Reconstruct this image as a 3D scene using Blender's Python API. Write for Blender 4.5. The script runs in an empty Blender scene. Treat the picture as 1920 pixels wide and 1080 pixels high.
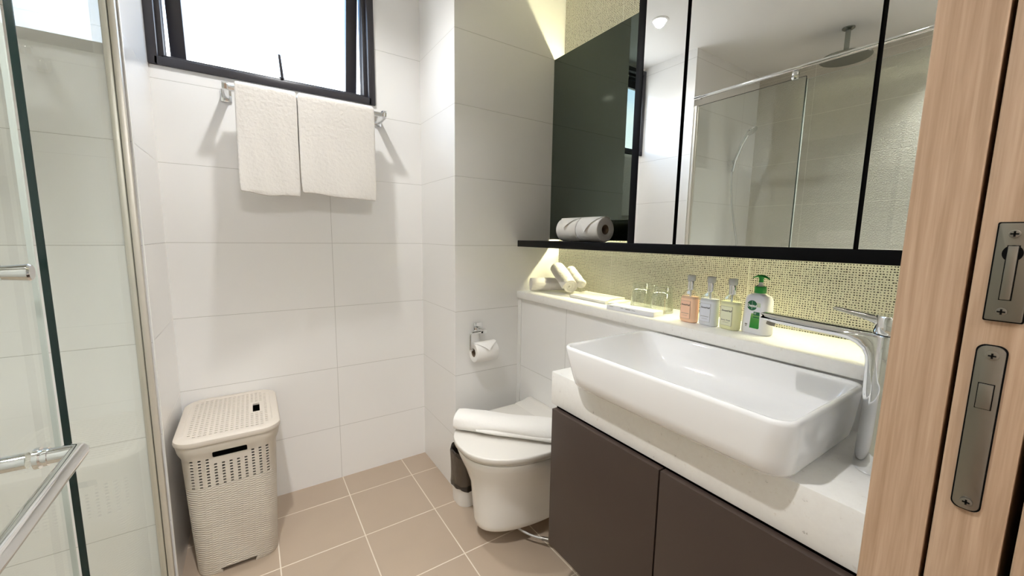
import bpy, bmesh, math, random
from mathutils import Vector, Matrix
random.seed(7)
PI = math.pi
scene = bpy.context.scene
COL = scene.collection

# ------------------------------------------------------------------ camera
CAM = Vector((-0.759, -2.009, 1.2138))
YAW, PIT, ROL, FPX = 0.5849, 0.1289, 0.0151, 741.37
fw = Vector((math.sin(YAW) * math.cos(PIT), math.cos(YAW) * math.cos(PIT), -math.sin(PIT)))
rt = Vector((math.cos(YAW), -math.sin(YAW), 0))
up = rt.cross(fw)
rt2 = math.cos(ROL) * rt + math.sin(ROL) * up
up2 = -math.sin(ROL) * rt + math.cos(ROL) * up
cam_data = bpy.data.cameras.new('camera')
cam = bpy.data.objects.new('camera', cam_data)
COL.objects.link(cam)
cam_data.sensor_width = 36
cam_data.lens = FPX / 1920 * 36
cam_data.clip_start = 0.01
M = Matrix.Identity(4)
for i in range(3):
    M[i][0], M[i][1], M[i][2], M[i][3] = rt2[i], up2[i], -fw[i], CAM[i]
cam.matrix_world = M
scene.camera = cam

# ------------------------------------------------------------------ exposure and sky
scene.view_settings.view_transform = 'Standard'
scene.view_settings.look = 'None'
scene.view_settings.gamma = 1
scene.view_settings.exposure = 1.2
scene.cycles.max_bounces = 14
scene.cycles.diffuse_bounces = 8
scene.cycles.glossy_bounces = 8
scene.cycles.transmission_bounces = 10
scene.cycles.transparent_max_bounces = 24
scene.cycles.caustics_reflective = False
scene.cycles.caustics_refractive = False
scene.cycles.sample_clamp_indirect = 6

world = bpy.data.worlds.new('sky')
scene.world = world
world.use_nodes = True
wn, wl = world.node_tree.nodes, world.node_tree.links
bg = wn['Background']
tc = wn.new('ShaderNodeTexCoord')
sep = wn.new('ShaderNodeSeparateXYZ')
wl.new(tc.outputs['Generated'], sep.inputs[0])
mp = wn.new('ShaderNodeMapping')
mp.inputs['Scale'].default_value = (1.0, 1.0, 2.2)
wl.new(tc.outputs['Generated'], mp.inputs[0])
nz = wn.new('ShaderNodeTexNoise')
nz.inputs['Scale'].default_value = 2.2
nz.inputs['Detail'].default_value = 5
wl.new(mp.outputs[0], nz.inputs[0])
cr = wn.new('ShaderNodeValToRGB')
cr.color_ramp.elements[0].position = 0.47
cr.color_ramp.elements[1].position = 0.66
wl.new(nz.outputs[0], cr.inputs[0])
elev = wn.new('ShaderNodeValToRGB')
elev.color_ramp.elements[0].position = 0.18
elev.color_ramp.elements[0].color = (1.0, 1.0, 1.0, 1)
elev.color_ramp.elements[1].position = 0.42
elev.color_ramp.elements[1].color = (0.30, 0.58, 1.0, 1)
wl.new(sep.outputs[2], elev.inputs[0])
mx = wn.new('ShaderNodeMix')
mx.data_type = 'RGBA'
mx.inputs[7].default_value = (1, 1, 1, 1)
wl.new(cr.outputs[0], mx.inputs[0])
wl.new(elev.outputs[0], mx.inputs[6])
wl.new(mx.outputs[2], bg.inputs[0])
bg.inputs[1].default_value = 3.0

# ------------------------------------------------------------------ material helpers
def new_mat(name):
    m = bpy.data.materials.new(name)
    m.use_nodes = True
    return m, m.node_tree.nodes, m.node_tree.links, m.node_tree.nodes['Principled BSDF']

def col4(c):
    return (c[0], c[1], c[2], 1.0)

def srgb(r, g, b):
    f = lambda v: (v / 255 / 12.92) if v / 255 <= 0.04045 else ((v / 255 + 0.055) / 1.055) ** 2.4
    return (f(r), f(g), f(b))

def noise_bump(m, scale, strength, dist=0.002, stretch=(1, 1, 1), detail=3, coord='Object'):
    n, l = m.node_tree.nodes, m.node_tree.links
    b = n['Principled BSDF']
    t = n.new('ShaderNodeTexCoord')
    mp = n.new('ShaderNodeMapping')
    mp.inputs['Scale'].default_value = stretch
    l.new(t.outputs[coord], mp.inputs[0])
    no = n.new('ShaderNodeTexNoise')
    no.inputs['Scale'].default_value = scale
    no.inputs['Detail'].default_value = detail
    l.new(mp.outputs[0], no.inputs[0])
    bu = n.new('ShaderNodeBump')
    bu.inputs['Strength'].default_value = strength
    bu.inputs['Distance'].default_value = dist
    l.new(no.outputs[0], bu.inputs['Height'])
    l.new(bu.outputs[0], b.inputs['Normal'])
    return no

def pbr(name, color, rough=0.5, metal=0.0, spec=0.5, coat=0.0, sss=0.0, trans=0.0, ior=1.5):
    m, n, l, b = new_mat(name)
    b.inputs['Base Color'].default_value = col4(color)
    b.inputs['Roughness'].default_value = rough
    b.inputs['Metallic'].default_value = metal
    b.inputs['Specular IOR Level'].default_value = spec
    b.inputs['Coat Weight'].default_value = coat
    b.inputs['Coat Roughness'].default_value = 0.03
    b.inputs['IOR'].default_value = ior
    b.inputs['Transmission Weight'].default_value = trans
    if sss:
        b.inputs['Subsurface Weight'].default_value = sss
        b.inputs['Subsurface Radius'].default_value = (0.01, 0.01, 0.01)
    return m

def mnode(n, l, op, a, b=None, clamp=False):
    q = n.new('ShaderNodeMath')
    q.operation = op
    q.use_clamp = clamp
    for i, v in enumerate((a, b)):
        if v is None:
            continue
        if isinstance(v, (int, float)):
            q.inputs[i].default_value = v
        else:
            l.new(v, q.inputs[i])
    return q.outputs[0]

def joint_dist(n, l, coord, origin, pitch):
    a = mnode(n, l, 'SUBTRACT', coord, origin)
    a = mnode(n, l, 'DIVIDE', a, pitch)
    a = mnode(n, l, 'FRACT', a)
    a = mnode(n, l, 'SUBTRACT', a, 0.5)
    a = mnode(n, l, 'ABSOLUTE', a)
    a = mnode(n, l, 'SUBTRACT', 0.5, a)
    return mnode(n, l, 'MULTIPLY', a, pitch)

def tile_mat(name, u_axis, u0, up_, v_axis, v0, vp, tile_c, grout_c, width, rough, var=0.0, crackle=False):
    m, n, l, b = new_mat(name)
    g = n.new('ShaderNodeNewGeometry')
    s = n.new('ShaderNodeSeparateXYZ')
    l.new(g.outputs['Position'], s.inputs[0])
    du = joint_dist(n, l, s.outputs[u_axis], u0, up_)
    dv = joint_dist(n, l, s.outputs[v_axis], v0, vp)
    d = mnode(n, l, 'MINIMUM', du, dv)
    mask = mnode(n, l, 'LESS_THAN', d, width / 2)
    mix = n.new('ShaderNodeMix')
    mix.data_type = 'RGBA'
    mix.inputs[6].default_value = col4(tile_c)
    mix.inputs[7].default_value = col4(grout_c)
    l.new(mask, mix.inputs[0])
    if var > 0:
        no = n.new('ShaderNodeTexNoise')
        no.inputs['Scale'].default_value = 6
        no.inputs['Detail'].default_value = 6
        l.new(g.outputs['Position'], no.inputs[0])
        m2 = n.new('ShaderNodeMix')
        m2.data_type = 'RGBA'
        m2.inputs[6].default_value = col4([c * (1 - var) for c in tile_c])
        m2.inputs[7].default_value = col4([min(1, c * (1 + var)) for c in tile_c])
        l.new(no.outputs[0], m2.inputs[0])
        l.new(m2.outputs[2], mix.inputs[6])
    l.new(mix.outputs[2], b.inputs['Base Color'])
    r = mnode(n, l, 'MULTIPLY', mask, 0.6)
    r = mnode(n, l, 'ADD', r, rough)
    l.new(r, b.inputs['Roughness'])
    h = mnode(n, l, 'DIVIDE', d, width)
    h = mnode(n, l, 'MINIMUM', h, 1.0)
    bu = n.new('ShaderNodeBump')
    bu.inputs['Strength'].default_value = 0.35
    bu.inputs['Distance'].default_value = 0.001
    if crackle:
        vo = n.new('ShaderNodeTexVoronoi')
        vo.feature = 'DISTANCE_TO_EDGE'
        vo.inputs['Scale'].default_value = 75
        l.new(g.outputs['Position'], vo.inputs['Vector'])
        c = mnode(n, l, 'MULTIPLY', vo.outputs['Distance'], 4.0, True)
        h = mnode(n, l, 'ADD', h, c)
        bu.inputs['Strength'].default_value = 0.6
        bu.inputs['Distance'].default_value = 0.002
    l.new(h, bu.inputs['Height'])
    l.new(bu.outputs[0], b.inputs['Normal'])
    return m

Z1, ROW = 0.5715, 0.3
WHITE_T = (0.83, 0.825, 0.815)
GROUT_T = (0.50, 0.49, 0.47)
MAT = {}
MAT['tile_x'] = tile_mat('white_tile_x', 0, -0.438, 0.6, 2, Z1, ROW, WHITE_T, GROUT_T, 0.0019, 0.10)
MAT['tile_y'] = tile_mat('white_tile_y', 1, -0.16, 0.6, 2, Z1, ROW, WHITE_T, GROUT_T, 0.0019, 0.10)
MAT['tile_cx'] = tile_mat('white_tile_column_face', 0, -5.0, 20, 2, Z1, ROW, WHITE_T, GROUT_T, 0.0019, 0.10)
MAT['tile_cy'] = tile_mat('white_tile_column_side', 1, -11.2, 20, 2, Z1, ROW, WHITE_T, GROUT_T, 0.0019, 0.10)
MAT['tile_low'] = tile_mat('white_tile_low_wall', 1, -0.16, 0.6, 2, Z1, 0.6, WHITE_T, GROUT_T, 0.0019, 0.10)
MAT['floor'] = tile_mat('beige_floor_tile', 0, -0.4344, 0.2987, 1, -0.1683, 0.2987,
                        (0.40, 0.315, 0.24), (0.66, 0.58, 0.48), 0.0042, 0.36, 0.06)
MAT['shower_tile'] = tile_mat('grey_crackle_tile', 1, -0.16, 0.6, 2, Z1, ROW,
                              (0.59, 0.565, 0.495), (0.76, 0.74, 0.66), 0.003, 0.32, 0.06, True)

def mosaic_mat():
    m, n, l, b = new_mat('woven_mosaic')
    g = n.new('ShaderNodeNewGeometry')
    s = n.new('ShaderNodeSeparateXYZ')
    l.new(g.outputs['Position'], s.inputs[0])
    P = 0.0068
    yv = mnode(n, l, 'DIVIDE', s.outputs[1], P)
    zv = mnode(n, l, 'DIVIDE', s.outputs[2], P)
    iy, iz = mnode(n, l, 'FLOOR', yv), mnode(n, l, 'FLOOR', zv)
    cmb = n.new('ShaderNodeCombineXYZ')
    l.new(iy, cmb.inputs[0]); l.new(iz, cmb.inputs[1])
    wnz = n.new('ShaderNodeTexWhiteNoise')
    wnz.noise_dimensions = '2D'
    l.new(cmb.outputs[0], wnz.inputs['Vector'])
    sc = n.new('ShaderNodeSeparateColor')
    l.new(wnz.outputs['Color'], sc.inputs[0])
    fy = mnode(n, l, 'ABSOLUTE', mnode(n, l, 'SUBTRACT', mnode(n, l, 'ADD', mnode(n, l, 'FRACT', yv), mnode(n, l, 'MULTIPLY', mnode(n, l, 'SUBTRACT', sc.outputs[2], 0.5), 0.35)), 0.5))
    fz = mnode(n, l, 'ABSOLUTE', mnode(n, l, 'SUBTRACT', mnode(n, l, 'FRACT', zv), 0.5))
    hy = mnode(n, l, 'ADD', mnode(n, l, 'MULTIPLY', sc.outputs[0], 0.17), 0.15)
    hz = mnode(n, l, 'ADD', mnode(n, l, 'MULTIPLY', sc.outputs[1], 0.13), 0.14)
    my = mnode(n, l, 'LESS_THAN', fy, hy)
    mz = mnode(n, l, 'LESS_THAN', fz, hz)
    dot = mnode(n, l, 'MULTIPLY', my, mz)
    dj = joint_dist(n, l, s.outputs[1], -0.769, 0.593)
    jm = mnode(n, l, 'LESS_THAN', dj, 0.0018)
    dot = mnode(n, l, 'MULTIPLY', dot, mnode(n, l, 'SUBTRACT', 1.0, jm))
    mix = n.new('ShaderNodeMix'); mix.data_type = 'RGBA'
    mix.inputs[6].default_value = (0.82, 0.80, 0.69, 1)
    mix.inputs[7].default_value = (0.035, 0.032, 0.018, 1)
    l.new(dot, mix.inputs[0])
    mixj = n.new('ShaderNodeMix'); mixj.data_type = 'RGBA'
    mixj.inputs[7].default_value = (0.92, 0.91, 0.82, 1)
    l.new(jm, mixj.inputs[0]); l.new(mix.outputs[2], mixj.inputs[6])
    l.new(mixj.outputs[2], b.inputs['Base Color'])
    b.inputs['Roughness'].default_value = 0.42
    bu = n.new('ShaderNodeBump')
    bu.inputs['Strength'].default_value = 0.5
    bu.inputs['Distance'].default_value = 0.001
    bu.invert = True
    l.new(dot, bu.inputs['Height'])
    l.new(bu.outputs[0], b.inputs['Normal'])
    return m
MAT['mosaic'] = mosaic_mat()

def wood_mat():
    m, n, l, b = new_mat('pale_oak')
    t = n.new('ShaderNodeTexCoord')
    mp = n.new('ShaderNodeMapping')
    mp.inputs['Scale'].default_value = (150, 150, 4.5)
    l.new(t.outputs['Object'], mp.inputs[0])
    no = n.new('ShaderNodeTexNoise')
    no.inputs['Scale'].default_value = 1.0
    no.inputs['Detail'].default_value = 4
    no.inputs['Distortion'].default_value = 0.6
    l.new(mp.outputs[0], no.inputs[0])
    mp2 = n.new('ShaderNodeMapping')
    mp2.inputs['Scale'].default_value = (600, 600, 22)
    l.new(t.outputs['Object'], mp2.inputs[0])
    n2 = n.new('ShaderNodeTexNoise')
    n2.inputs['Scale'].default_value = 1.0
    n2.inputs['Detail'].default_value = 2
    l.new(mp2.outputs[0], n2.inputs[0])
    f = mnode(n, l, 'ADD', mnode(n, l, 'MULTIPLY', no.outputs[0], 0.75), mnode(n, l, 'MULTIPLY', n2.outputs[0], 0.25))
    r = n.new('ShaderNodeValToRGB')
    r.color_ramp.elements[0].position = 0.32
    r.color_ramp.elements[0].color = col4(srgb(162, 134, 108))
    r.color_ramp.elements[1].position = 0.66
    r.color_ramp.elements[1].color = col4(srgb(194, 167, 142))
    l.new(f, r.inputs[0])
    l.new(r.outputs[0], b.inputs['Base Color'])
    b.inputs['Roughness'].default_value = 0.5
    bu = n.new('ShaderNodeBump')
    bu.inputs['Strength'].default_value = 0.15
    bu.inputs['Distance'].default_value = 0.0006
    l.new(n2.outputs[0], bu.inputs['Height'])
    l.new(bu.outputs[0], b.inputs['Normal'])
    return m
MAT['wood'] = wood_mat()

def stone_mat():
    m, n, l, b = new_mat('white_speckled_stone')
    t = n.new('ShaderNodeTexCoord')
    no = n.new('ShaderNodeTexNoise')
    no.inputs['Scale'].default_value = 55
    no.inputs['Detail'].default_value = 5
    no.inputs['Roughness'].default_value = 0.7
    l.new(t.outputs['Object'], no.inputs[0])
    r = n.new('ShaderNodeValToRGB')
    e = r.color_ramp.elements
    e[0].position = 0.27; e[0].color = (0.36, 0.34, 0.31, 1)
    e[1].position = 0.34; e[1].color = (0.83, 0.815, 0.785, 1)
    e2 = e.new(0.62); e2.color = (0.86, 0.85, 0.82, 1)
    e3 = e.new(0.70); e3.color = (0.78, 0.75, 0.70, 1)
    l.new(no.outputs[0], r.inputs[0])
    l.new(r.outputs[0], b.inputs['Base Color'])
    b.inputs['Roughness'].default_value = 0.28
    return m
MAT['stone'] = stone_mat()

def glass_sheet_mat(name, tint, refl=1.0, power=5.0, base=0.035):
    m, n, l, b = new_mat(name)
    n.remove(b)
    lw = n.new('ShaderNodeLayerWeight')
    lw.inputs['Blend'].default_value = 0.5
    p5 = mnode(n, l, 'POWER', lw.outputs['Facing'], power)
    f = mnode(n, l, 'ADD', mnode(n, l, 'MULTIPLY', p5, 0.96 * refl), base)
    tr = n.new('ShaderNodeBsdfTransparent')
    tr.inputs[0].default_value = col4(tint)
    gl = n.new('ShaderNodeBsdfGlossy')
    gl.inputs['Roughness'].default_value = 0.0
    gl.inputs['Color'].default_value = (0.97, 1.0, 0.98, 1)
    mix = n.new('ShaderNodeMixShader')
    l.new(f, mix.inputs[0]); l.new(tr.outputs[0], mix.inputs[1]); l.new(gl.outputs[0], mix.inputs[2])
    l.new(mix.outputs[0], n['Material Output'].inputs[0])
    return m
MAT['shower_glass'] = glass_sheet_mat('clear_shower_glass', (0.965, 0.985, 0.972), 0.24)
MAT['pale_edge'] = pbr('pale_polished_glass_edge', (0.50, 0.54, 0.51), 0.3)
MAT['window_glass'] = glass_sheet_mat('window_glass', (0.98, 0.99, 0.99), 0.6)
MAT['bottle_glass'] = glass_sheet_mat('clear_bottle_plastic', (0.88, 0.88, 0.86), 1.0, 2.6, 0.07)
MAT['glass_edge'] = pbr('dark_green_glass_edge', (0.004, 0.016, 0.014), 0.15)
MAT['tumbler'] = glass_sheet_mat('tumbler_glass', (0.90, 0.91, 0.89), 1.0, 2.2, 0.09)

MAT['ceiling'] = pbr('white_ceiling_paint', (0.88, 0.88, 0.87), 0.8, spec=0.2)
MAT['paint'] = pbr('hall_paint', (0.72, 0.68, 0.62), 0.8, spec=0.2)
MAT['chrome'] = pbr('polished_chrome', (0.80, 0.81, 0.82), 0.05, 1.0)
MAT['steel'] = pbr('satin_nickel', (0.30, 0.285, 0.26), 0.34, 1.0)
MAT['dullchrome'] = pbr('dark_chrome', (0.34, 0.36, 0.33), 0.25, 1.0)  # darker, duller chrome for the rain shower parts
MAT['alu'] = pbr('brushed_aluminium', (0.66, 0.63, 0.57), 0.4, 0.55)
MAT['black'] = pbr('black_lacquer', (0.003, 0.003, 0.004), 0.45, spec=0.12)
MAT['blackmat'] = pbr('black_shadow_gap', (0.004, 0.004, 0.004), 0.8, spec=0.1)
MAT['frame'] = pbr('dark_bronze_aluminium', (0.026, 0.024, 0.030), 0.38)
MAT['darkglass'] = pbr('dark_tinted_glass', (0.135, 0.162, 0.142), 0.0, 1.0)
MAT['mirror'] = pbr('mirror', (0.90, 0.91, 0.90), 0.0, 1.0)
MAT['door'] = pbr('dark_brown_laminate', srgb(66, 54, 48), 0.42, spec=0.4)
MAT['ceramic'] = pbr('white_ceramic', (0.86, 0.86, 0.86), 0.06, coat=0.4)
MAT['toilet'] = pbr('toilet_ceramic', (0.80, 0.785, 0.75), 0.10, coat=0.3)
MAT['seat'] = pbr('toilet_seat_plastic', (0.70, 0.675, 0.63), 0.25)
MAT['paper'] = pbr('toilet_paper', (0.84, 0.825, 0.80), 0.9, spec=0.1)
noise_bump(MAT['paper'], 300, 0.25, 0.001)
MAT['tube'] = pbr('cardboard_core', (0.22, 0.16, 0.11), 0.9)
MAT['towel'] = pbr('white_terry', (0.74, 0.71, 0.675), 0.95, spec=0.05)
MAT['towel'].node_tree.nodes['Principled BSDF'].inputs['Sheen Weight'].default_value = 0.25
noise_bump(MAT['towel'], 75, 0.5, 0.006, detail=7)
MAT['mat'] = pbr('white_cotton_mat', (0.80, 0.78, 0.75), 0.9, spec=0.1)
noise_bump(MAT['mat'], 90, 0.3, 0.003, detail=3)
MAT['hamper'] = pbr('ivory_plastic', srgb(206, 199, 188), 0.45)
MAT['hamperin'] = pbr('hamper_inner_shade', (0.03, 0.028, 0.025), 0.8)  # shade inside the closed hamper, painted onto its inner faces
MAT['hamperlid'] = pbr('ivory_plastic_lid', srgb(203, 194, 183), 0.45)
MAT['binwhite'] = pbr('white_plastic', (0.80, 0.79, 0.77), 0.35)
MAT['liner'] = pbr('brown_bin_liner', srgb(74, 64, 54), 0.32, spec=0.6)
noise_bump(MAT['liner'], 26, 0.5, 0.01, (1, 1, 0.6), 3)
MAT['linerdark'] = pbr('bin_liner_dark', srgb(38, 32, 26), 0.28, spec=0.6)  # darker copy of the liner colour for hem, rim and inside
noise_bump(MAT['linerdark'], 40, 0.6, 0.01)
MAT['boxwhite'] = pbr('white_card', (0.80, 0.80, 0.83), 0.5)
MAT['melamine'] = pbr('white_melamine', (0.80, 0.79, 0.76), 0.3)
MAT['melagrey'] = pbr('grey_card_edge', (0.46, 0.49, 0.50), 0.5)
MAT['ink'] = pbr('dark_ink', (0.02, 0.02, 0.025), 0.6)
MAT['inkgrey'] = pbr('grey_ink', (0.20, 0.19, 0.18), 0.6)
MAT['peach'] = pbr('peach_liquid', srgb(250, 208, 176), 0.3, sss=0.15)
MAT['milk'] = pbr('milky_liquid', srgb(226, 230, 236), 0.3, sss=0.3)
MAT['lemon'] = pbr('pale_yellow_liquid', srgb(238, 238, 192), 0.3, sss=0.15)
MAT['peachlabel'] = pbr('peach_label', srgb(246, 202, 174), 0.5)
MAT['milklabel'] = pbr('white_label', srgb(222, 226, 236), 0.5)
MAT['lemonlabel'] = pbr('pale_yellow_label', srgb(234, 235, 204), 0.5)
MAT['clearcap'] = pbr('frosted_cap', (0.55, 0.56, 0.56), 0.2)
MAT['soapbody'] = pbr('white_soap_bottle', (0.82, 0.82, 0.86), 0.3)
MAT['green'] = pbr('green_plastic', srgb(20, 140, 50), 0.3)
MAT['darkgreen'] = pbr('dark_green_print', srgb(14, 98, 58), 0.45)
MAT['lightgreen'] = pbr('lime_print', srgb(140, 180, 90), 0.45)
MAT['whiteprint'] = pbr('white_print', (0.88, 0.88, 0.88), 0.45)
MAT['caulk'] = pbr('white_sealant', (0.82, 0.82, 0.80), 0.4)
MAT['hose'] = pbr('grey_hose', (0.45, 0.44, 0.42), 0.35)
MAT['skyhall'] = pbr('hall_floor_wood', (0.30, 0.22, 0.16), 0.5)

def green_grad():
    m, n, l, b = new_mat('green_printed_panel')
    t = n.new('ShaderNodeTexCoord')
    s = n.new('ShaderNodeSeparateXYZ')
    l.new(t.outputs['Generated'], s.inputs[0])
    r = n.new('ShaderNodeValToRGB')
    e = r.color_ramp.elements
    e[0].position = 0.0; e[0].color = col4(srgb(20, 132, 44))
    e[1].position = 1.0; e[1].color = col4(srgb(214, 222, 206))
    k = e.new(0.35); k.color = col4(srgb(70, 150, 60))
    k = e.new(0.62); k.color = col4(srgb(150, 182, 110))
    l.new(s.outputs[2], r.inputs[0])
    l.new(r.outputs[0], b.inputs['Base Color'])
    b.inputs['Roughness'].default_value = 0.4
    return m
MAT['greengrad'] = green_grad()

def emit(name, color, strength):
    m, n, l, b = new_mat(name)
    b.inputs['Base Color'].default_value = (0, 0, 0, 1)
    b.inputs['Emission Color'].default_value = col4(color)
    b.inputs['Emission Strength'].default_value = strength
    return m
LED_C = (1.0, 0.95, 0.58)
MAT['led'] = emit('led_strip_light', LED_C, 78)
MAT['lamp'] = emit('downlight_lens', (1.0, 0.90, 0.76), 14)

def hamper_body_mat():
    m = MAT['hamper']
    n, l = m.node_tree.nodes, m.node_tree.links
    b = n['Principled BSDF']
    t = n.new('ShaderNodeTexCoord')
    mp = n.new('ShaderNodeMapping')
    mp.inputs['Scale'].default_value = (1, 1, 1)
    l.new(t.outputs['Object'], mp.inputs[0])
    s = n.new('ShaderNodeSeparateXYZ')
    l.new(mp.outputs[0], s.inputs[0])
    xs = mnode(n, l, 'ADD', s.outputs[0], s.outputs[1])
    zz = mnode(n, l, 'MULTIPLY', s.outputs[2], 2 * PI / 0.0085)
    col = mnode(n, l, 'FLOOR', mnode(n, l, 'DIVIDE', xs, 0.018))
    ph = mnode(n, l, 'MULTIPLY', col, PI)
    w = mnode(n, l, 'SINE', mnode(n, l, 'ADD', zz, ph))
    xc = mnode(n, l, 'SINE', mnode(n, l, 'MULTIPLY', xs, 2 * PI / 0.018))
    xc = mnode(n, l, 'ABSOLUTE', xc)
    h = mnode(n, l, 'MULTIPLY', w, xc)
    band = mnode(n, l, 'LESS_THAN', s.outputs[2], 0.352)
    h = mnode(n, l, 'MULTIPLY', h, band)
    bu = n.new('ShaderNodeBump')
    bu.inputs['Strength'].default_value = 0.45
    bu.inputs['Distance'].default_value = 0.0022
    l.new(h, bu.inputs['Height'])
    l.new(bu.outputs[0], b.inputs['Normal'])
hamper_body_mat()

# ------------------------------------------------------------------ mesh helpers
def tag(o, label=None, cat=None, group=None, kind=None):
    if label: o['label'] = label
    if cat: o['category'] = cat
    if group: o['group'] = group
    if kind: o['kind'] = kind
    return o

def empty(name, loc, label, cat, group=None):
    o = bpy.data.objects.new(name, None)
    o.empty_display_size = 0.05
    COL.objects.link(o)
    o.location = loc
    o.matrix_world = Matrix.Translation(loc)
    return tag(o, label, cat, group)

def adopt(o, parent):
    o.parent = parent
    o.matrix_parent_inverse = Matrix.Translation(world_loc(parent)).inverted()

def world_loc(p):
    v = Vector(p.location)
    if p.parent is not None:
        v = Vector((0, 0, 0)) if p.type != 'EMPTY' else v
    return v

class MB:
    def __init__(self):
        self.bm = bmesh.new()
        self.sharp = 32
    def _mi(self, before, mi):
        if mi:
            for f in self.bm.faces:
                if f.index < 0 or f not in before:
                    f.material_index = mi
    def faces_of(self, fn, mi):
        old = set(self.bm.faces)
        fn()
        for f in self.bm.faces:
            if f not in old:
                f.material_index = mi
    def box(self, x0, x1, y0, y1, z0, z1, bev=0.0, mi=0, seg=2, mtx=None):
        b = bmesh.new()
        bmesh.ops.create_cube(b, size=1)
        for v in b.verts:
            v.co = Vector(((x0 + x1) / 2 + v.co.x * (x1 - x0), (y0 + y1) / 2 + v.co.y * (y1 - y0), (z0 + z1) / 2 + v.co.z * (z1 - z0)))
        if bev > 0:
            bmesh.ops.bevel(b, geom=list(b.edges), offset=bev, segments=seg, affect='EDGES', profile=0.5)
        self.merge(b, mi, mtx)
        return self
    def merge(self, b, mi=0, mtx=None):
        if mtx is not None:
            bmesh.ops.transform(b, matrix=mtx, verts=b.verts)
        me = bpy.data.meshes.new('tmp')
        for f in b.faces:
            f.material_index = mi
        b.to_mesh(me); b.free()
        self.bm.from_mesh(me)
        bpy.data.meshes.remove(me)
    def loft(self, rings, cap0=True, cap1=True, closed=True, mi=0, loop=False):
        b = bmesh.new()
        vr = [[b.verts.new(p) for p in r] for r in rings]
        n = len(rings[0])
        pairs = list(zip(vr[:-1], vr[1:]))
        if loop: pairs.append((vr[-1], vr[0]))
        for a, c in pairs:
            for i in range(n if closed else n - 1):
                j = (i + 1) % n
                try: b.faces.new((a[i], a[j], c[j], c[i]))
                except ValueError: pass
        if cap0 and closed and not loop: b.faces.new(list(reversed(vr[0])))
        if cap1 and closed and not loop: b.faces.new(vr[-1])
        bmesh.ops.recalc_face_normals(b, faces=b.faces)
        self.merge(b, mi)
        return self
    def cyl(self, p0, p1, r0, r1=None, seg=28, mi=0, cap=True):
        r1 = r0 if r1 is None else r1
        return self.tube([p0, p1], [r0, r1], seg, mi, cap)
    def tube(self, pts, r, seg=14, mi=0, cap=True, loop=False):
        pts = [Vector(p) for p in pts]
        n = len(pts)
        rr = r if isinstance(r, (list, tuple)) else [r] * n
        tans = []
        for i in range(n):
            if loop: t = pts[(i + 1) % n] - pts[i - 1]
            else: t = pts[min(i + 1, n - 1)] - pts[max(i - 1, 0)]
            tans.append(t.normalized())
        t0 = tans[0]
        a = Vector((0, 0, 1)) if abs(t0.z) < 0.9 else Vector((1, 0, 0))
        u = t0.cross(a).normalized()
        rings = []
        for i in range(n):
            t = tans[i]
            u = (u - t * u.dot(t)).normalized()
            w = t.cross(u)
            rings.append([pts[i] + (u * math.cos(2 * PI * k / seg) + w * math.sin(2 * PI * k / seg)) * rr[i] for k in range(seg)])
        return self.loft(rings, cap, cap, True, mi, loop)
    def lathe(self, prof, c, seg=40, mi=0, cap0=True, cap1=True):
        c = Vector(c)
        rings = [[c + Vector((r * math.cos(2 * PI * k / seg), r * math.sin(2 * PI * k / seg), z)) for k in range(seg)] for r, z in prof]
        return self.loft(rings, cap0, cap1, True, mi)
    def prism(self, poly, h, mtx, bev=0.0, mi=0):
        """poly: list of 2D points in local xy, extruded 0..h in local z, then placed by mtx"""
        b = bmesh.new()
        lo = [b.verts.new((p[0], p[1], 0)) for p in poly]
        hi = [b.verts.new((p[0], p[1], h)) for p in poly]
        b.faces.new(list(reversed(lo))); b.faces.new(hi)
        for i in range(len(poly)):
            j = (i + 1) % len(poly)
            b.faces.new((lo[i], lo[j], hi[j], hi[i]))
        bmesh.ops.recalc_face_normals(b, faces=b.faces)
        if bev > 0:
            ed = [e for e in b.edges if len(e.link_faces) == 2 and e.calc_face_angle(0) > 0.9]
            bmesh.ops.bevel(b, geom=ed, offset=bev, segments=2, affect='EDGES', profile=0.5)
        self.merge(b, mi, mtx)
        return self
    def build(self, name, mats, parent=None, sharp=None, weld=False):
        me = bpy.data.meshes.new(name)
        if weld:
            bmesh.ops.remove_doubles(self.bm, verts=self.bm.verts, dist=1e-5)
        self.bm.to_mesh(me); self.bm.free()
        if not isinstance(mats, (list, tuple)): mats = [mats]
        for m in mats: me.materials.append(MAT[m] if isinstance(m, str) else m)
        me.polygons.foreach_set('use_smooth', [True] * len(me.polygons))
        me.set_sharp_from_angle(angle=math.radians(sharp or self.sharp))
        o = bpy.data.objects.new(name, me)
        COL.objects.link(o)
        if parent is not None: adopt(o, parent)
        return o

def recenter(o):
    """move a single-mesh thing's origin to the middle of its base"""
    me = o.data
    xs = [v.co.x for v in me.vertices]; ys = [v.co.y for v in me.vertices]; zs = [v.co.z for v in me.vertices]
    c = Vector(((min(xs) + max(xs)) / 2, (min(ys) + max(ys)) / 2, min(zs)))
    me.transform(Matrix.Translation(-c))
    o.location = c
    return o

def rrect(cx, cy, hx, hy, r, z, seg=8):
    pts = []
    r = min(r, hx - 1e-4, hy - 1e-4)
    for (sx, sy, a0) in ((1, 1, 0), (-1, 1, PI / 2), (-1, -1, PI), (1, -1, 3 * PI / 2)):
        for k in range(seg + 1):
            a = a0 + (PI / 2) * k / seg
            pts.append(Vector((cx + sx * (hx - r) + r * math.cos(a), cy + sy * (hy - r) + r * math.sin(a), z)))
    return pts

def rr2(hx, hy, r, seg=6, cx=0, cy=0):
    return [(p.x, p.y) for p in rrect(cx, cy, hx, hy, r, 0, seg)]

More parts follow.
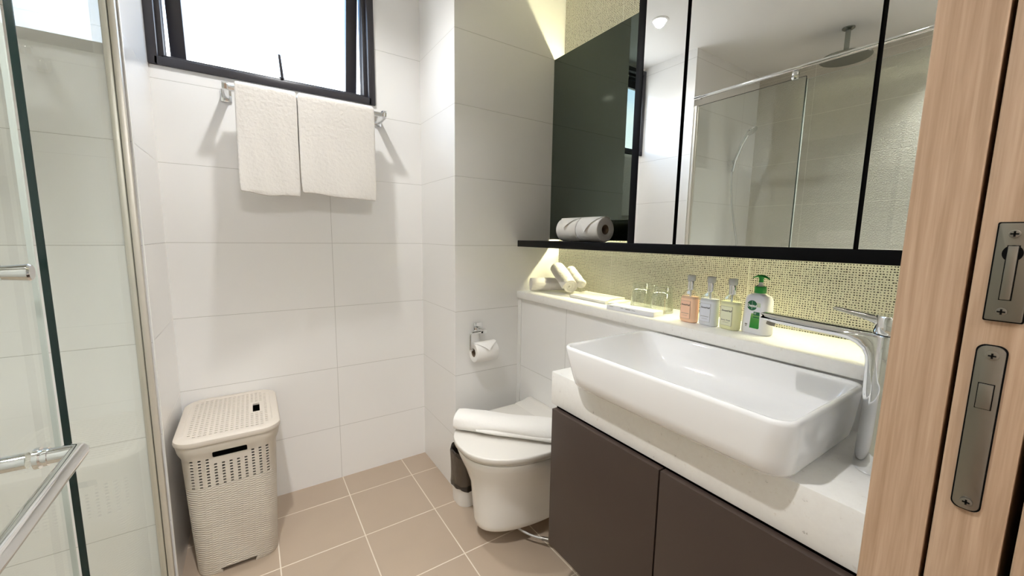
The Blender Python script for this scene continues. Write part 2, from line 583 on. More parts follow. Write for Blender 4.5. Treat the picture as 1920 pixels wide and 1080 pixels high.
def frame_to(origin, xdir, ydir):
    x = Vector(xdir).normalized(); y = Vector(ydir).normalized(); z = x.cross(y)
    m = Matrix.Identity(4)
    for i in range(3):
        m[i][0], m[i][1], m[i][2], m[i][3] = x[i], y[i], z[i], origin[i]
    return m

def bezier(p0, p1, p2, p3, n=12):
    out = []
    for i in range(n + 1):
        t = i / n
        out.append(Vector(p0) * (1 - t) ** 3 + Vector(p1) * 3 * t * (1 - t) ** 2 + Vector(p2) * 3 * t * t * (1 - t) + Vector(p3) * t ** 3)
    return out

def text_mesh(body, size, mtx, shear=0.0, extrude=0.0002, bold=0.0, align='CENTER'):
    cu = bpy.data.curves.new('lettering', 'FONT')
    cu.body = body; cu.size = size; cu.shear = shear; cu.extrude = extrude; cu.offset = bold
    cu.align_x = align; cu.align_y = 'CENTER'
    cu.resolution_u = 3
    o = bpy.data.objects.new('lettering', cu)
    COL.objects.link(o)
    dg = bpy.context.evaluated_depsgraph_get()
    me = bpy.data.meshes.new_from_object(o.evaluated_get(dg))
    bpy.data.objects.remove(o)
    me.transform(mtx)
    return me

def add_text(mb, *a, mi=0, **k):
    me = text_mesh(*a, **k)
    b = bmesh.new(); b.from_mesh(me); bpy.data.meshes.remove(me)
    mb.merge(b, mi)

def struct(name, mb, mats, parent=None, label=None):
    o = mb.build(name, mats, parent, sharp=20)
    o['kind'] = 'structure'
    if label: o['label'] = label
    return o

# ------------------------------------------------------------------ the room
CZ = 2.425            # ceiling height
XL, XW, XM = -1.028, 0.348, 0.597   # stub wall face, low wall face, mosaic face
YC, YF = -0.4015, -1.907            # column face, front wall face
XS = -1.84                          # far shower wall
WX0, WX1, WZ0, WZ1 = -1.023, -0.229, 1.825, 2.40

struct('floor', MB().box(XS - .2, 0.85, -2.05, 0.2, -0.1, 0), 'floor')
struct('ceiling', MB().box(XS - .2, 0.85, -2.05, 0.2, CZ, CZ + .12), 'ceiling')
w = MB()
w.box(XL, 0.0, 0, .16, 0, WZ0).box(XL, WX0, 0, .16, WZ0, CZ).box(WX1, 0, 0, .16, WZ0, CZ).box(WX0, WX1, 0, .16, WZ1, CZ)
struct('wall_back', w, 'tile_x')
# stub wall between window corner and shower (room face, shower face)
w = MB().box(XS - .2, XL, YC, .16, 0, CZ)
for f in w.bm.faces:
    f.material_index = 1 if abs(f.normal.y) > .5 else 0
struct('wall_left', w, ['tile_cy', 'tile_x'])
w = MB().box(0, 0.85, YC, .16, 0, CZ)
for f in w.bm.faces:
    f.material_index = 1 if abs(f.normal.y) > .5 else 0
struct('wall_column', w, ['tile_cy', 'tile_cx'])
struct('wall_right', MB().box(XM, 0.85, YF - .14, YC, 0, CZ), 'mosaic')
struct('wall_cistern', MB().box(XW, XM, YF, YC, 0, 0.914), 'tile_low')
struct('trim_6', MB().box(XW - .006, XW - .0003, YC - .026, YC - .0003, 0.001, 0.914, .001), 'caulk', label='pale edge strip in the corner behind the toilet')
struct('wall_shower', MB().box(XS - .2, XS, YF - .14, YC, 0, CZ), 'shower_tile')
# front wall with the doorway and a pocket for the sliding leaf
DX0, DX1 = -1.0, -0.28
w = MB()
w.box(-0.246, XM, -1.946, YF, 0, CZ).box(-0.246, XM, -2.05, -1.996, 0, CZ)
w.box(XS, DX0 - .02, -2.05, YF, 0, CZ)
w.box(DX0 - .02, -0.246, -2.05, YF, 2.16, CZ)
struct('wall_front', w, 'tile_cx')
# hall behind the doorway
struct('floor_hall', MB().box(-2.2, 0.85, -4.3, -2.05, -0.1, 0), 'skyhall')
struct('ceiling_hall', MB().box(-2.2, 0.85, -4.3, -2.05, CZ, CZ + .1), 'ceiling')
struct('wall_hall_back', MB().box(-2.2, 0.85, -4.4, -4.3, 0, CZ), 'paint')
struct('wall_hall_left', MB().box(-2.3, -2.2, -4.3, -2.05, 0, CZ), 'paint')
struct('wall_hall_right', MB().box(0.85, 0.95, -4.3, -2.05, 0, CZ), 'paint')
# door lining
def lining(name, y0, y1, label):
    mb = MB()
    mb.box(DX1, -0.246, y0, y1, 0.0, 2.16, .0012)
    return struct(name, mb, 'wood', label=label)
lining('trim_1', -1.9465, YF + .0005, 'pale oak door lining next to the basin, room side of the sliding door')
lining('trim_2', -2.045, -1.9935, 'pale oak door lining on the hall side of the sliding door')
struct('trim_3', MB().box(DX0 - .02, DX0, -2.045, YF, 0, 2.13, .001), 'wood', label='pale oak door lining on the shower side of the doorway')
struct('trim_4', MB().box(DX0, DX1, -2.045, YF, 2.13, 2.16, .001), 'wood', label='pale oak lining across the top of the doorway')

# sealant bead along the stub wall corner
struct('trim_5', MB().box(XL + .0005, XL + .004, YC - .004, YC + .002, 0.01, 2.06, .001), 'caulk', label='white sealant bead along the shower profile')

# ------------------------------------------------------------------ downlights
def downlight(x, y, label, power, name='downlight', r=0.037, beam=150):
    t = empty(name, (x, y, CZ), label, 'ceiling light')
    mb = MB().lathe([(r + .012, 0), (r + .011, -.004), (r, -.005), (r, -.0006)], (x, y, CZ), 40, cap0=False, cap1=False)
    mb.build('trim_ring', 'ceiling', t)
    MB().lathe([(r, -.0022), (r, -.0012)], (x, y, CZ), 40).build('lens', 'lamp', t)
    ld = bpy.data.lights.new('lamp', 'SPOT')
    ld.energy = power
    ld.spot_size = math.radians(beam); ld.spot_blend = 0.8
    ld.shadow_soft_size = 0.028
    ld.color = (1.0, 0.995, 0.985)
    lo = bpy.data.objects.new('lamp', ld)
    COL.objects.link(lo)
    lo.location = (x, y, CZ - .008)
    adopt(lo, t)
    return t
downlight(-0.56, -0.463, 'round recessed ceiling downlight in front of the window, seen in the mirror', 18)
downlight(-0.85, -1.36, 'round recessed ceiling downlight in the middle of the room near the doorway', 55, beam=96)
downlight(-1.60, -1.50, 'unseen downlight added in the shower ceiling to brighten the shower', 24, beam=95)  # guessed lamp out of view, added to light the shower
# fill lamp added out of view in the hall to brighten the room
t = empty('hall_fill_lamp', (-0.6, -3.1, CZ), 'unseen fill lamp added at the hall ceiling, a flat round glowing disc', 'ceiling light')
MB().lathe([(.15, 0), (.15, -.03), (.145, -.04)], (-0.6, -3.1, CZ), 40).build('shade', emit('hall_fill_light', (1, .985, .965), 52), t)

# ------------------------------------------------------------------ window
win = empty('window_1', ((WX0 + WX1) / 2, 0, WZ0), 'dark framed top-hung window above the towels, tilted open', 'window')
win['kind'] = 'structure'
fb = MB()
FT = 0.032
def frame_ring(mb, x0, x1, z0, z1, y0, y1, t, bev=.003):
    mb.box(x0, x0 + t, y0, y1, z0, z1, bev); mb.box(x1 - t, x1, y0, y1, z0, z1, bev)
    mb.box(x0 + t * .6, x1 - t * .6, y0, y1, z0, z0 + t, bev); mb.box(x0 + t * .6, x1 - t * .6, y0, y1, z1 - t, z1, bev)
frame_ring(fb, WX0 - .006, WX1 + .006, WZ0 - .006, WZ1 + .004, -.012, .05, .030)
frame_ring(fb, WX0 + .012, WX1 - .012, WZ0 + .012, WZ1 - .012, .02, .09, .028)
fb.build('window_frame', 'frame', win)
# sash tilted outward about its top edge
piv = Vector((0, .075, WZ1 - .045))
SR = Matrix.Translation(piv) @ Matrix.Rotation(math.radians(11), 4, 'X') @ Matrix.Translation(-piv)
sx0, sx1, sz0, sz1 = WX0 + .045, WX1 - .045, WZ0 + .012, WZ1 - .045
sb = MB()
for (a, b_, c, d) in ((sx0, sx0 + .05, sz0, sz1), (sx1 - .05, sx1, sz0, sz1), (sx0, sx1, sz0, sz0 + .052), (sx0, sx1, sz1 - .05, sz1)):
    sb.box(a, b_, .055, .095, c, d, .003, mtx=SR)
sash = sb.build('sash', 'frame', win)
MB().box(sx0 + .045, sx1 - .045, .072, .078, sz0 + .045, sz1 - .045, mtx=SR).build('pane', 'window_glass', sash)
hb = MB()
hb.box(-0.612, -0.592, .03, .05, WZ0 + .02, WZ0 + .05, .003)
hb.tube([(-0.602, .036, WZ0 + .035), (-0.602, .015, WZ0 + .042), (-0.605, .006, WZ0 + .07), (-0.61, .004, WZ0 + .128)], [.006, .006, .0058, .005], 10)
hb.build('window_handle', 'frame', win)

# ------------------------------------------------------------------ sliding door with its hardware
door = empty('door_1', (DX1, -1.968, 0), 'pale oak sliding door leaf seen edge on, with two metal plates', 'door')
door['kind'] = 'structure'
MB().box(DX1, .56, -1.9875, -1.9495, .012, 2.13, .0012).build('door_leaf', 'wood', door)
def screw(mb, y, z, r=.0037, x=DX1 - .0022):
    mt = frame_to((x, y, z), (0, 1, 0), (0, 0, 1)) @ Matrix.Rotation(PI, 4, 'X')
    mb.prism([(r * math.cos(a * PI / 8), r * math.sin(a * PI / 8)) for a in range(16)], .0012, mt, .0004)
    for k in (0, 1):
        a, b_ = (.0021, .00055) if k else (.00055, .0021)
        mb.prism([(-a, -b_), (a, -b_), (a, b_), (-a, b_)], .0016, mt, mi=1)
def edge_plate(z0, z1, y0, y1, rad):
    mt = frame_to((DX1 - .0008, (y0 + y1) / 2, (z0 + z1) / 2), (0, 1, 0), (0, 0, 1)) @ Matrix.Rotation(PI, 4, 'X')
    mb = MB()
    mb.prism(rr2((y1 - y0) / 2, (z1 - z0) / 2, rad), .0012, mt, .0003)
    mb.prism(rr2((y1 - y0) / 2 + .0009, (z1 - z0) / 2 + .0009, rad), .0004, mt, mi=1)
    return mb
lp = edge_plate(.998, 1.135, -1.9732, -1.9585, .0055).build('lock_plate', ['steel', 'blackmat'], door)
lp['label'] = 'long rounded grey lock plate'
s_ = MB(); screw(s_, -1.9665, 1.1275); s_.build('screw', ['steel', 'blackmat'], lp)
s_ = MB(); screw(s_, -1.9662, 1.0045); s_.build('screw', ['steel', 'blackmat'], lp)
b_ = MB().box(DX1 - .0035, DX1 - .001, -1.970, -1.9622, 1.0845, 1.1045, .0005)
b_.box(DX1 - .0024, DX1 - .0018, -1.9705, -1.9617, 1.084, 1.105, mi=1)
b_.build('latch_bolt', ['steel', 'blackmat'], lp)
fp = edge_plate(1.1555, 1.2295, -1.9775, -1.9590, .0012).build('pull_plate', ['steel', 'blackmat'], door)
fp['label'] = 'square-cornered grey plate with a folding edge pull'
for z in (1.1625, 1.2215):
    s_ = MB(); screw(s_, -1.967, z, .003); s_.build('screw', ['steel', 'blackmat'], fp)
pb = MB()
mt = frame_to((DX1 - .0018, -1.9675, 1.207), (0, 1, 0), (0, 0, 1)) @ Matrix.Rotation(PI, 4, 'X')
pb.prism([(.0052 * math.cos(a * PI / 16), .0062 * math.sin(a * PI / 16)) for a in range(32)], .0004, mt, mi=1)
pb.box(DX1 - .0042, DX1 - .0018, -1.9702, -1.9650, 1.172, 1.2125, .0005)
pb.box(DX1 - .0023, DX1 - .0017, -1.9708, -1.9644, 1.1714, 1.213, mi=1)
pb.build('edge_pull', ['steel', 'blackmat'], fp)

# ------------------------------------------------------------------ shower
XG = -1.050
GE = -1.022           # near edge of the fixed pane
scr = empty('shower_screen', (XG, -.72, 0), 'fixed clear glass shower screen beside the hamper, held by a wall profile', 'shower screen')
g = MB().box(XG - .005, XG + .005, GE, YC - .012, .015, 2.07)
for f in g.bm.faces:
    f.material_index = 0 if abs(f.normal.x) > .5 else 1
g.build('glass_panel', ['shower_glass', 'glass_edge'], scr)
pf = MB()
pf.box(-1.046, -1.030, YC - .020, YC - .0005, .0, 2.07, .003)
pf.box(-1.063, -1.0475, YC - .022, YC - .0005, .0, 2.07, .003)
pf.build('wall_profile', 'alu', scr)
srl = empty('shower_rail', (XG + .012, -1.1, 2.1), 'chrome support rail running above the shower glass, reflected in the mirror', 'shower rail')
rl = MB().cyl((XG + .012, YC - .0005, 2.118), (XG + .012, YF + .001, 2.118), .0105, seg=20)
rl.cyl((XG + .012, YC - .0005, 2.118), (XG + .012, YC - .045, 2.118), .0145, seg=20)
rl.build('bar', 'chrome', srl)
MB().box(XG - .011, XG + .020, -.985, -.958, 2.062, 2.106, .006).build('glass_clip', 'chrome', srl)

MB().box(XG - .0046, XG + .0046, GE - .0016, GE - .0002, .015, 2.06).build('seal_strip', 'glass_edge', scr)['label'] = 'dark rubber seal along the glass edge'

XD = -1.0615
dr = empty('shower_door', (XD, -1.45, 0), 'clear glass shower door with a chrome towel bar handle, nearest the camera', 'shower door')
g = MB().box(XD - .004, XD + .004, YF + .02, GE - .002, .02, 2.055)
for f in g.bm.faces:
    f.material_index = 0 if abs(f.normal.x) > .5 else 1
g.build('glass_panel', ['shower_glass', 'pale_edge'], dr)
hz, hy, hx, xf = .859, -1.120, -1.009, XD + .004
tb = MB()
pts = [(xf, hy, hz), (hx - .012, hy, hz)] + bezier((hx - .012, hy, hz), (hx, hy, hz), (hx, hy, hz), (hx, hy - .012, hz), 6)[1:] + [(hx, hy - .25, hz), (hx, -1.62, hz)]
tb.tube(pts, .0122, 22)
tb.cyl((hx, -1.60, hz), (xf, -1.60, hz), .0125, seg=20)
tb.cyl((xf + .0002, hy, hz), (xf + .006, hy, hz), .0165, seg=24).cyl((xf + .010, hy, hz), (xf + .0145, hy, hz), .0145, seg=24)
tb.build('towel_bar', 'chrome', dr)
xb = XD - .004
ph = MB()
ph.tube([(xb, hy, hz), (xb - .040, hy, hz)] + bezier((xb - .040, hy, hz), (xb - .053, hy, hz), (xb - .053, hy, hz), (xb - .053, hy, hz + .014), 6)[1:]
        + [(xb - .053, hy, 1.13)] + bezier((xb - .053, hy, 1.13), (xb - .053, hy, 1.151), (xb - .053, hy, 1.151), (xb - .040, hy, 1.151), 6)[1:] + [(xb, hy, 1.151)], .0122, 18)
ph.build('inner_pull_handle', 'chrome', dr)
kb = MB().cyl((xf, hy - .014, 1.151), (xf + .026, hy - .014, 1.151), .0105, .0128, seg=28)
kb.cyl((xf + .026, hy - .014, 1.151), (xf + .0285, hy - .014, 1.151), .0128, .0108, seg=28)
kb.build('handle_cap', 'chrome', dr)

sh = empty('rain_shower', (-1.497, -1.03, CZ), 'round chrome rain shower head hanging from the ceiling over the shower', 'shower head')
MB().lathe([(.030, 0), (.030, -.006), (.024, -.010)], (-1.497, -1.03, CZ), 32).build('ceiling_flange', 'dullchrome', sh)
MB().cyl((-1.497, -1.03, CZ - .004), (-1.497, -1.03, 2.285), .0125, seg=20).build('pipe', 'dullchrome', sh)
MB().lathe([(.02, .028), (.025, .020), (.118, .010), (.122, .004), (.118, 0)], (-1.497, -1.03, 2.258), 48).build('head', 'dullchrome', sh)

hs = empty('hand_shower', (-1.5, YC, 1.75), 'chrome hand shower on a wall holder inside the shower, reflected in the mirror', 'hand shower')
MB().cyl((-1.5, YC, 1.765), (-1.5, YC - .035, 1.765), .016, seg=20).build('holder', 'chrome', hs)
hd = MB()
hd.tube([(-1.5, YC - .032, 1.70), (-1.5, YC - .045, 1.78), (-1.5, YC - .082, 1.88), (-1.5, YC - .115, 1.94)], [.010, .0125, .013, .015], 16)
hd.build('handset', 'chrome', hs)
hm = MB().lathe([(.012, .022), (.036, .012), (.040, .004), (.037, 0)], (0, 0, 0), 28)
hm.bm.transform(Matrix.Translation((-1.5, YC - .145, 1.955)) @ Matrix.Rotation(math.radians(-38), 4, 'X'))
hm.build('spray_head', 'chrome', hs)
MB().tube(bezier((-1.5, YC - .03, 1.70), (-1.5, YC - .03, 1.52), (-1.5, YC - .06, 1.40), (-1.5, YC - .107, 1.19), 16)
          + bezier((-1.5, YC - .107, 1.19), (-1.5, YC - .15, .85), (-1.5, YC - .03, .80), (-1.5, YC - .035, 1.06), 14)[1:], .0065, 10).build('hose', 'hose', hs)
mxr = empty('shower_mixer', (-1.5, YC, 1.10), 'chrome shower mixer bar low on the white shower wall', 'shower tap')
MB().cyl((-1.60, YC - .05, 1.09), (-1.40, YC - .05, 1.09), .022, seg=24).build('body', 'chrome', mxr)
for x in (-1.575, -1.425):
    MB().cyl((x, YC, 1.09), (x, YC - .05, 1.09), .016, seg=18).build('inlet', 'chrome', mxr)
MB().cyl((-1.5, YC - .05, 1.105), (-1.5, YC - .062, 1.175), .012, seg=18).build('lever', 'chrome', mxr)

# ------------------------------------------------------------------ hamper
def apply_boolean(o, cutter):
    md = o.modifiers.new('cut', 'BOOLEAN')
    md.operation = 'DIFFERENCE'; md.object = cutter; md.solver = 'EXACT'
    dg = bpy.context.evaluated_depsgraph_get()
    me = bpy.data.meshes.new_from_object(o.evaluated_get(dg))
    o.modifiers.clear()
    old = o.data
    o.data = me
    bpy.data.meshes.remove(old)
    bpy.data.objects.remove(cutter)
    me.set_sharp_from_angle(angle=math.radians(35))

hcx, hcy = -0.857, -0.213
ham = empty('laundry_hamper', (hcx, hcy, 0), 'tall ivory plastic laundry hamper with a perforated lid, in the corner under the window', 'laundry basket')
def hr(hx, hy, r, z): return rrect(hcx, hcy, hx, hy, r, z, 8)
hb_ = MB()
hb_.loft([hr(.112, .152, .045, .006), hr(.122, .162, .05, .0), hr(.124, .166, .05, .012), hr(.134, .184, .055, .30), hr(.139, .190, .058, .452), hr(.148, .200, .06, .478), hr(.151, .204, .06, .500), hr(.151, .204, .06, .507),
          hr(.146, .199, .058, .507), hr(.136, .187, .055, .478), hr(.132, .184, .053, .44), hr(.118, .160, .048, .02)], True, True)
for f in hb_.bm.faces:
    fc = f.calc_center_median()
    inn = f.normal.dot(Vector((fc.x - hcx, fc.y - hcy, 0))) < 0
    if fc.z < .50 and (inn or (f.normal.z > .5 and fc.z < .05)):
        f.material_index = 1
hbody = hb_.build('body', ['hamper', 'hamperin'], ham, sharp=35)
ct = MB()
def yface(z): return hcy - (.166 + (.190 - .166) * (z / .452))
ncol = 11
for i in range(ncol):
    x = hcx - .108 + .216 * i / (ncol - 1)
    top = .452 if abs(x - hcx) > .058 else .430
    nrow = 9 if top > .44 else 7
    zb = .352 if abs(x - hcx) > .058 else .352
    k = 0
    z = top
    while z > zb:
        ct.box(x - .0042, x + .0042, yface(z) - .02, yface(z) + .03, z - .0066, z)
        z -= .0108
mt = frame_to((hcx, hcy - .24, .4645), (1, 0, 0), (0, 0, 1)) @ Matrix.Rotation(PI, 4, 'X')
ct.prism(rr2(.0495, .0125, .005), .12, mt)
ct.prism([(-.055, -.02), (.055, -.02), (.045, .012), (-.045, .012)], .09, frame_to((hcx, hcy - .24, 0), (1, 0, 0), (0, 0, 1)) @ Matrix.Rotation(PI, 4, 'X'))
apply_boolean(hbody, ct.build('cutter', 'black'))
ld = MB()
ld.loft([hr(.122, .174, .05, .5222), hr(.130, .182, .052, .5222), hr(.133, .185, .054, .508), hr(.148, .201, .06, .508), hr(.1545, .2075, .062, .509), hr(.156, .209, .062, .516), hr(.154, .207, .062, .525), hr(.146, .199, .06, .531), hr(.132, .184, .052, .5315), hr(.128, .180, .05, .5285),
         ], True, True)
lid = ld.build('lid', 'hamperlid', ham, sharp=35)
ct = MB()
ct.prism(rr2(.0115, .042, .003), .05, Matrix.Translation((hcx + .082, hcy + .005, .50)))
for j in range(19):
    y = hcy - .165 + .33 * j / 18
    for i in range(16):
        x = hcx - .113 + .226 * i / 15
        ddx, ddy = max(0, abs(x - hcx) - .085), max(0, abs(y - hcy) - .135)
        if math.hypot(ddx, ddy) > .034: continue
        if abs(x - hcx - .082) < .020 and abs(y - hcy - .005) < .052: continue
        ct.box(x - .0042, x + .0042, y - .0024, y + .0024, .50, .55)
apply_boolean(lid, ct.build('cutter', 'black'))

# ------------------------------------------------------------------ towel rail and towels
rail = empty('towel_rail', (-.51, 0, 1.76), 'chrome towel rail on the wall under the window', 'towel rail')
YB, ZB = -.112, 1.752
MB().cyl((-.80, YB - .003, ZB), (-.212, YB - .003, ZB), .0105, seg=24).build('bar', 'chrome', rail)
for x in (-.812, -.226):
    b_ = MB().prism([(-.0005, .016), (YB - .016, .016), (YB - .019, .008), (YB - .012, -.008), (YB + .01, -.015), (-.03, -.017), (-.0005, -.022)], .020, frame_to((x, 0, ZB), (0, 1, 0), (0, 0, 1)), .002)
    b_.box(x - .008, x + .028, -.007, -.0002, ZB - .026, ZB + .022, .002)
    b_.build('bracket', 'chrome', rail)

def hung_towel(x0, x1, front_z, back_z, label, flare, seed, slopez=0.0):
    rnd = random.Random(seed)
    NX, th = 30, .010
    ztop = ZB + .020
    path = []           # (dy, z, s): front bottom -> top -> back bottom
    for i in range(22):
        s = 1 - i / 21
        path.append(('f', s))
    for a in range(1, 6):
        path.append(('t', a / 6))
    for i in range(16):
        path.append(('b', i / 15))
    ph = [rnd.uniform(0, 6.28) for _ in range(6)]
    def surf(u, kind, s, off):
        x = x0 + (x1 - x0) * u
        wob = .0025 * math.sin(7 * u + ph[0] + 3 * s) + .0018 * math.sin(15 * u + ph[1] - 5 * s)
        if kind == 'f':
            z = ztop - .008 - s * (ztop - front_z - slopez * u)
            y = YB - .026 - flare(u) * s * s - off + wob * s
            z += (.004 * math.sin(5 * u + ph[2]) + .002 * math.sin(11 * u)) * s
            x += (.006 * s * math.sin(ph[3]))
        elif kind == 't':
            a = PI * s
            y = YB - .003 - math.cos(a) * (.023 + off)
            z = ztop - .008 + math.sin(a) * (.010 + off)
        else:
            z = ztop - .008 - s * (ztop - back_z)
            y = YB + .020 + off * .6 + wob * s
            z += .004 * math.sin(6 * u + ph[4]) * s
        return Vector((x, y, z))
    mb = MB()
    outer = [[surf(i / NX, k, s, th / 2) for k, s in path] for i in range(NX + 1)]
    inner = [[surf(i / NX, k, s, -th / 2) for k, s in reversed(path)] for i in range(NX + 1)]
    rings = [o + n for o, n in zip(outer, inner)]
    mb.loft(rings, True, True)
    o = mb.build('hand_towel', 'towel', sharp=70)
    md = o.modifiers.new('soft', 'SUBSURF'); md.levels = 1; md.render_levels = 1
    recenter(o)
    tag(o, label, 'towel', 'towels on the rail')
    return o
hung_towel(-.775, -.5668, 1.372, 1.42, 'white terry towel on the rail, the narrower one at the shower end', lambda u: .050 * (1 - u) + .022 * u, 3, -.004)
hung_towel(-.5672, -.262, 1.380, 1.40, 'white terry towel on the rail, the wider one at the basin end', lambda u: .036 - .018 * u, 9, -.006)

# ------------------------------------------------------------------ ledge, counter, vanity
lg = MB().box(XW - .015, XM - .0005, YF + .0005, YC - .0005, .9145, .948, .0035)
tag(recenter(lg.build('stone_ledge', 'stone')), 'long white stone ledge along the mosaic wall holding the toiletries', 'shelf')
CY1, CXF, CT = -1.076, .015, .795
ctr = MB().box(CXF, XW - .001, YF + .001, CY1, .690, CT, .0025)
tag(recenter(ctr.build('stone_countertop', 'stone')), 'white speckled stone countertop under the basin', 'countertop')

van = empty('vanity_cabinet', (.18, -1.49, .22), 'dark brown wall-hung vanity cabinet with two doors below the basin', 'cabinet')
MB().box(.03, XW - .001, YF + .004, -1.088, .222, .689).build('carcass', 'blackmat', van)
for y0, y1 in ((-1.4885, -1.100), (-1.893, -1.4925)):
    MB().box(0.0, .019, y0, y1, .222, .684, .0012).build('door', 'door', van)

# basin
bas = empty('wash_basin', (.152, -1.46, CT), 'large white rectangular ceramic basin on the stone countertop', 'basin')
def br(x0, x1, y0, y1, r, z): return rrect((x0 + x1) / 2, (y0 + y1) / 2, (x1 - x0) / 2, (y1 - y0) / 2, r, z, 10)
bb = MB()
bb.loft([br(.02, .29, -1.72, -1.23, .03, CT + .0005), br(-.006, .305, -1.735, -1.215, .040, CT + .0015), br(-.020, .312, -1.743, -1.207, .046, CT + .006), br(-.029, .318, -1.747, -1.200, .048, CT + .016), br(-.0325, .324, -1.7495, -1.192, .047, CT + .04),
         br(-.0345, .330, -1.7515, -1.180, .042, CT + .08), br(-.0355, .3335, -1.7525, -1.173, .036, .9025), br(-.0345, .333, -1.7520, -1.1735, .035, .909), br(-.0310, .330, -1.7490, -1.1765, .033, .9118),
         br(-.0245, .324, -1.7430, -1.182, .030, .9105), br(-.021, .320, -1.740, -1.186, .029, .905), br(-.012, .305, -1.728, -1.222, .030, .868), br(-.002, .288, -1.712, -1.262, .034, .836), br(.014, .270, -1.694, -1.290, .040, .8235), br(.07, .21, -1.60, -1.38, .05, .8195), br(.13, .15, -1.48, -1.45, .009, .8185)], True, True)
bb.build('bowl', 'ceramic', bas, sharp=60)
MB().lathe([(.024, 0), (.024, .003), (.018, .0045)], (.14, -1.465, .818), 28).build('drain', 'chrome', bas)

# tap
fx, fy = .184, -1.812
tap = empty('basin_tap', (fx, fy, CT), 'tall chrome basin tap with a long flat spout beside the basin', 'tap')
fb = MB()
fb.lathe([(.0315, 0), (.0325, .003), (.0325, .012), (.0315, .02), (.0295, .10), (.0285, .20), (.0285, .252), (.0275, .2545)], (fx, fy, CT + .0005), 48)
fb.build('body', 'chrome', tap)
def sp_ring(c, tdir, wd, ht):
    t = Vector(tdir).normalized(); sx = Vector((1, 0, 0)); n = t.cross(sx)
    pts = []
    for k in range(24):
        a = 2 * PI * k / 24
        ca, sa = math.cos(a), math.sin(a)
        e = .55
        pts.append(Vector(c) + sx * (wd * math.copysign(abs(ca) ** e, ca)) + n * (ht * math.copysign(abs(sa) ** e, sa)))
    return pts
side = [(0, 1.0515), (.07, 1.0535), (.15, 1.0555), (.212, 1.0575), (.2165, 1.0555), (.2155, 1.049), (.208, 1.041), (.19, 1.0375), (.13, 1.0350), (.078, 1.0335), (.060, 1.0315), (.0475, 1.0265), (.0385, 1.0185), (.0335, 1.008), (.0315, .994),
        (.0305, .97), (.0295, .94), (.0265, .915), (.02, .902), (0, .90)]
cen = Vector((0, .10, 1.03))
rings = []
for k in range(13):
    q = -1 + 2 * k / 12
    inset = .0105 * (1 - math.sqrt(max(0, 1 - abs(q) ** 3.2)))
    ring = []
    for i, (a, z) in enumerate(side):
        pa = Vector(side[i - 1]); pb_ = Vector(side[(i + 1) % len(side)])
        d = (pb_ - pa).normalized(); nrm = Vector((-d.y, d.x)) * -1
        w_ = .0245 - .0055 * max(0, a - .05) / .166
        pt = Vector((a, z)) + nrm * inset
        ring.append((fx + w_ * q, fy + pt.x, pt.y))
    rings.append(ring)
sp = MB()
sp.loft(rings, True, True)
sp.build('spout', 'chrome', tap, sharp=40)
MB().cyl((fx, fy + .197, 1.040), (fx, fy + .199, 1.0315), .0085, seg=20).build('aerator', 'steel', tap)
lv = MB().lathe([(.0275, 0), (.0285, .0015), (.0285, .030), (.027, .0325)], (fx, fy, 1.0525), 48)
lv.loft([sp_ring((fx, fy + .012, 1.074), (0, 1, .05), .022, .0105), sp_ring((fx, fy + .030, 1.077), (0, 1, .1), .018, .0065), sp_ring((fx, fy + .052, 1.081), (0, 1, .13), .0145, .0042), sp_ring((fx, fy + .088, 1.0865), (0, 1, .13), .0105, .003)], True, True)
lv.build('lever', 'chrome', tap, sharp=50)

# ------------------------------------------------------------------ mirror cabinet
CAB0, CAB1, MZ0, MZ1, XP = -1.077, YF + .002, 1.167, 2.07, .533
cab = empty('mirror_cabinet', (.43, -1.2, MZ0), 'black framed mirror cabinet with an open dark glass niche on the mosaic wall', 'mirror cabinet')
MB().box(.333, XP + .004, CAB1, YC - .001, MZ0, 1.197, .0012).build('shelf_board', 'black', cab)
MB().box(XP, XP + .004, CAB0 - .02, YC - .001, 1.2035, MZ1).build('back_panel', 'darkglass', cab)['label'] = 'dark tinted glass back of the open niche'
MB().box(.3335, XP + .004, CAB0 - .0285, CAB0, 1.197, MZ1, .0012).build('side_panel', 'black', cab)
MB().box(.341, XP + .004, CAB1, CAB0 - .0285, 1.197, MZ1, .001).build('carcass', 'black', cab)
for y0, y1 in ((-1.2535, -1.1065), (-1.6965, -1.2655), (YF + .004, -1.7055)):
    m_ = MB().box(.3345, .340, y0, y1, 1.1985, MZ1 - .002)
    for f in m_.bm.faces:
        f.material_index = 0 if f.normal.x < -.5 else 1
    m_.build('mirror_door', ['mirror', 'black'], cab)
for z in (1.236, 1.998):
    l_ = MB().box(XM - .006, XM - .001, YF + .01, YC - .004, z - .005, z + .005)
    l_.build('led_strip', 'led', cab)

# ------------------------------------------------------------------ toilet
TY, TX1 = -.738, XW - .001
toi = empty('toilet', (.1, TY, 0.08), 'white wall-hung toilet with the lid closed, left of the vanity', 'toilet')
def dring(tip, hw, z, xback=TX1, n=28, blunt=2.3, hwb=None):
    """D shaped ring: straight sides from the wall, superellipse front"""
    hwb = hw if hwb is None else hwb
    L = min(.30, (xback - tip) * .72)
    xc = tip + L
    pts = [Vector((xback, TY + hwb, z))]
    for i in range(1, 5):
        u = i / 5
        pts.append(Vector((xback + (xc - xback) * u, TY + hwb + (hw - hwb) * u, z)))
    for i in range(n + 1):
        a = PI / 2 + PI * i / n
        ca, sa = math.cos(a), math.sin(a)
        pts.append(Vector((xc + L * math.copysign(abs(ca) ** (2 / blunt), ca), TY + hw * math.copysign(abs(sa) ** (2 / blunt), sa), z)))
    for i in range(4, 0, -1):
        u = i / 5
        pts.append(Vector((xback + (xc - xback) * u, TY - hwb - (hw - hwb) * u, z)))
    pts.append(Vector((xback, TY - hwb, z)))
    return pts
tb = MB()
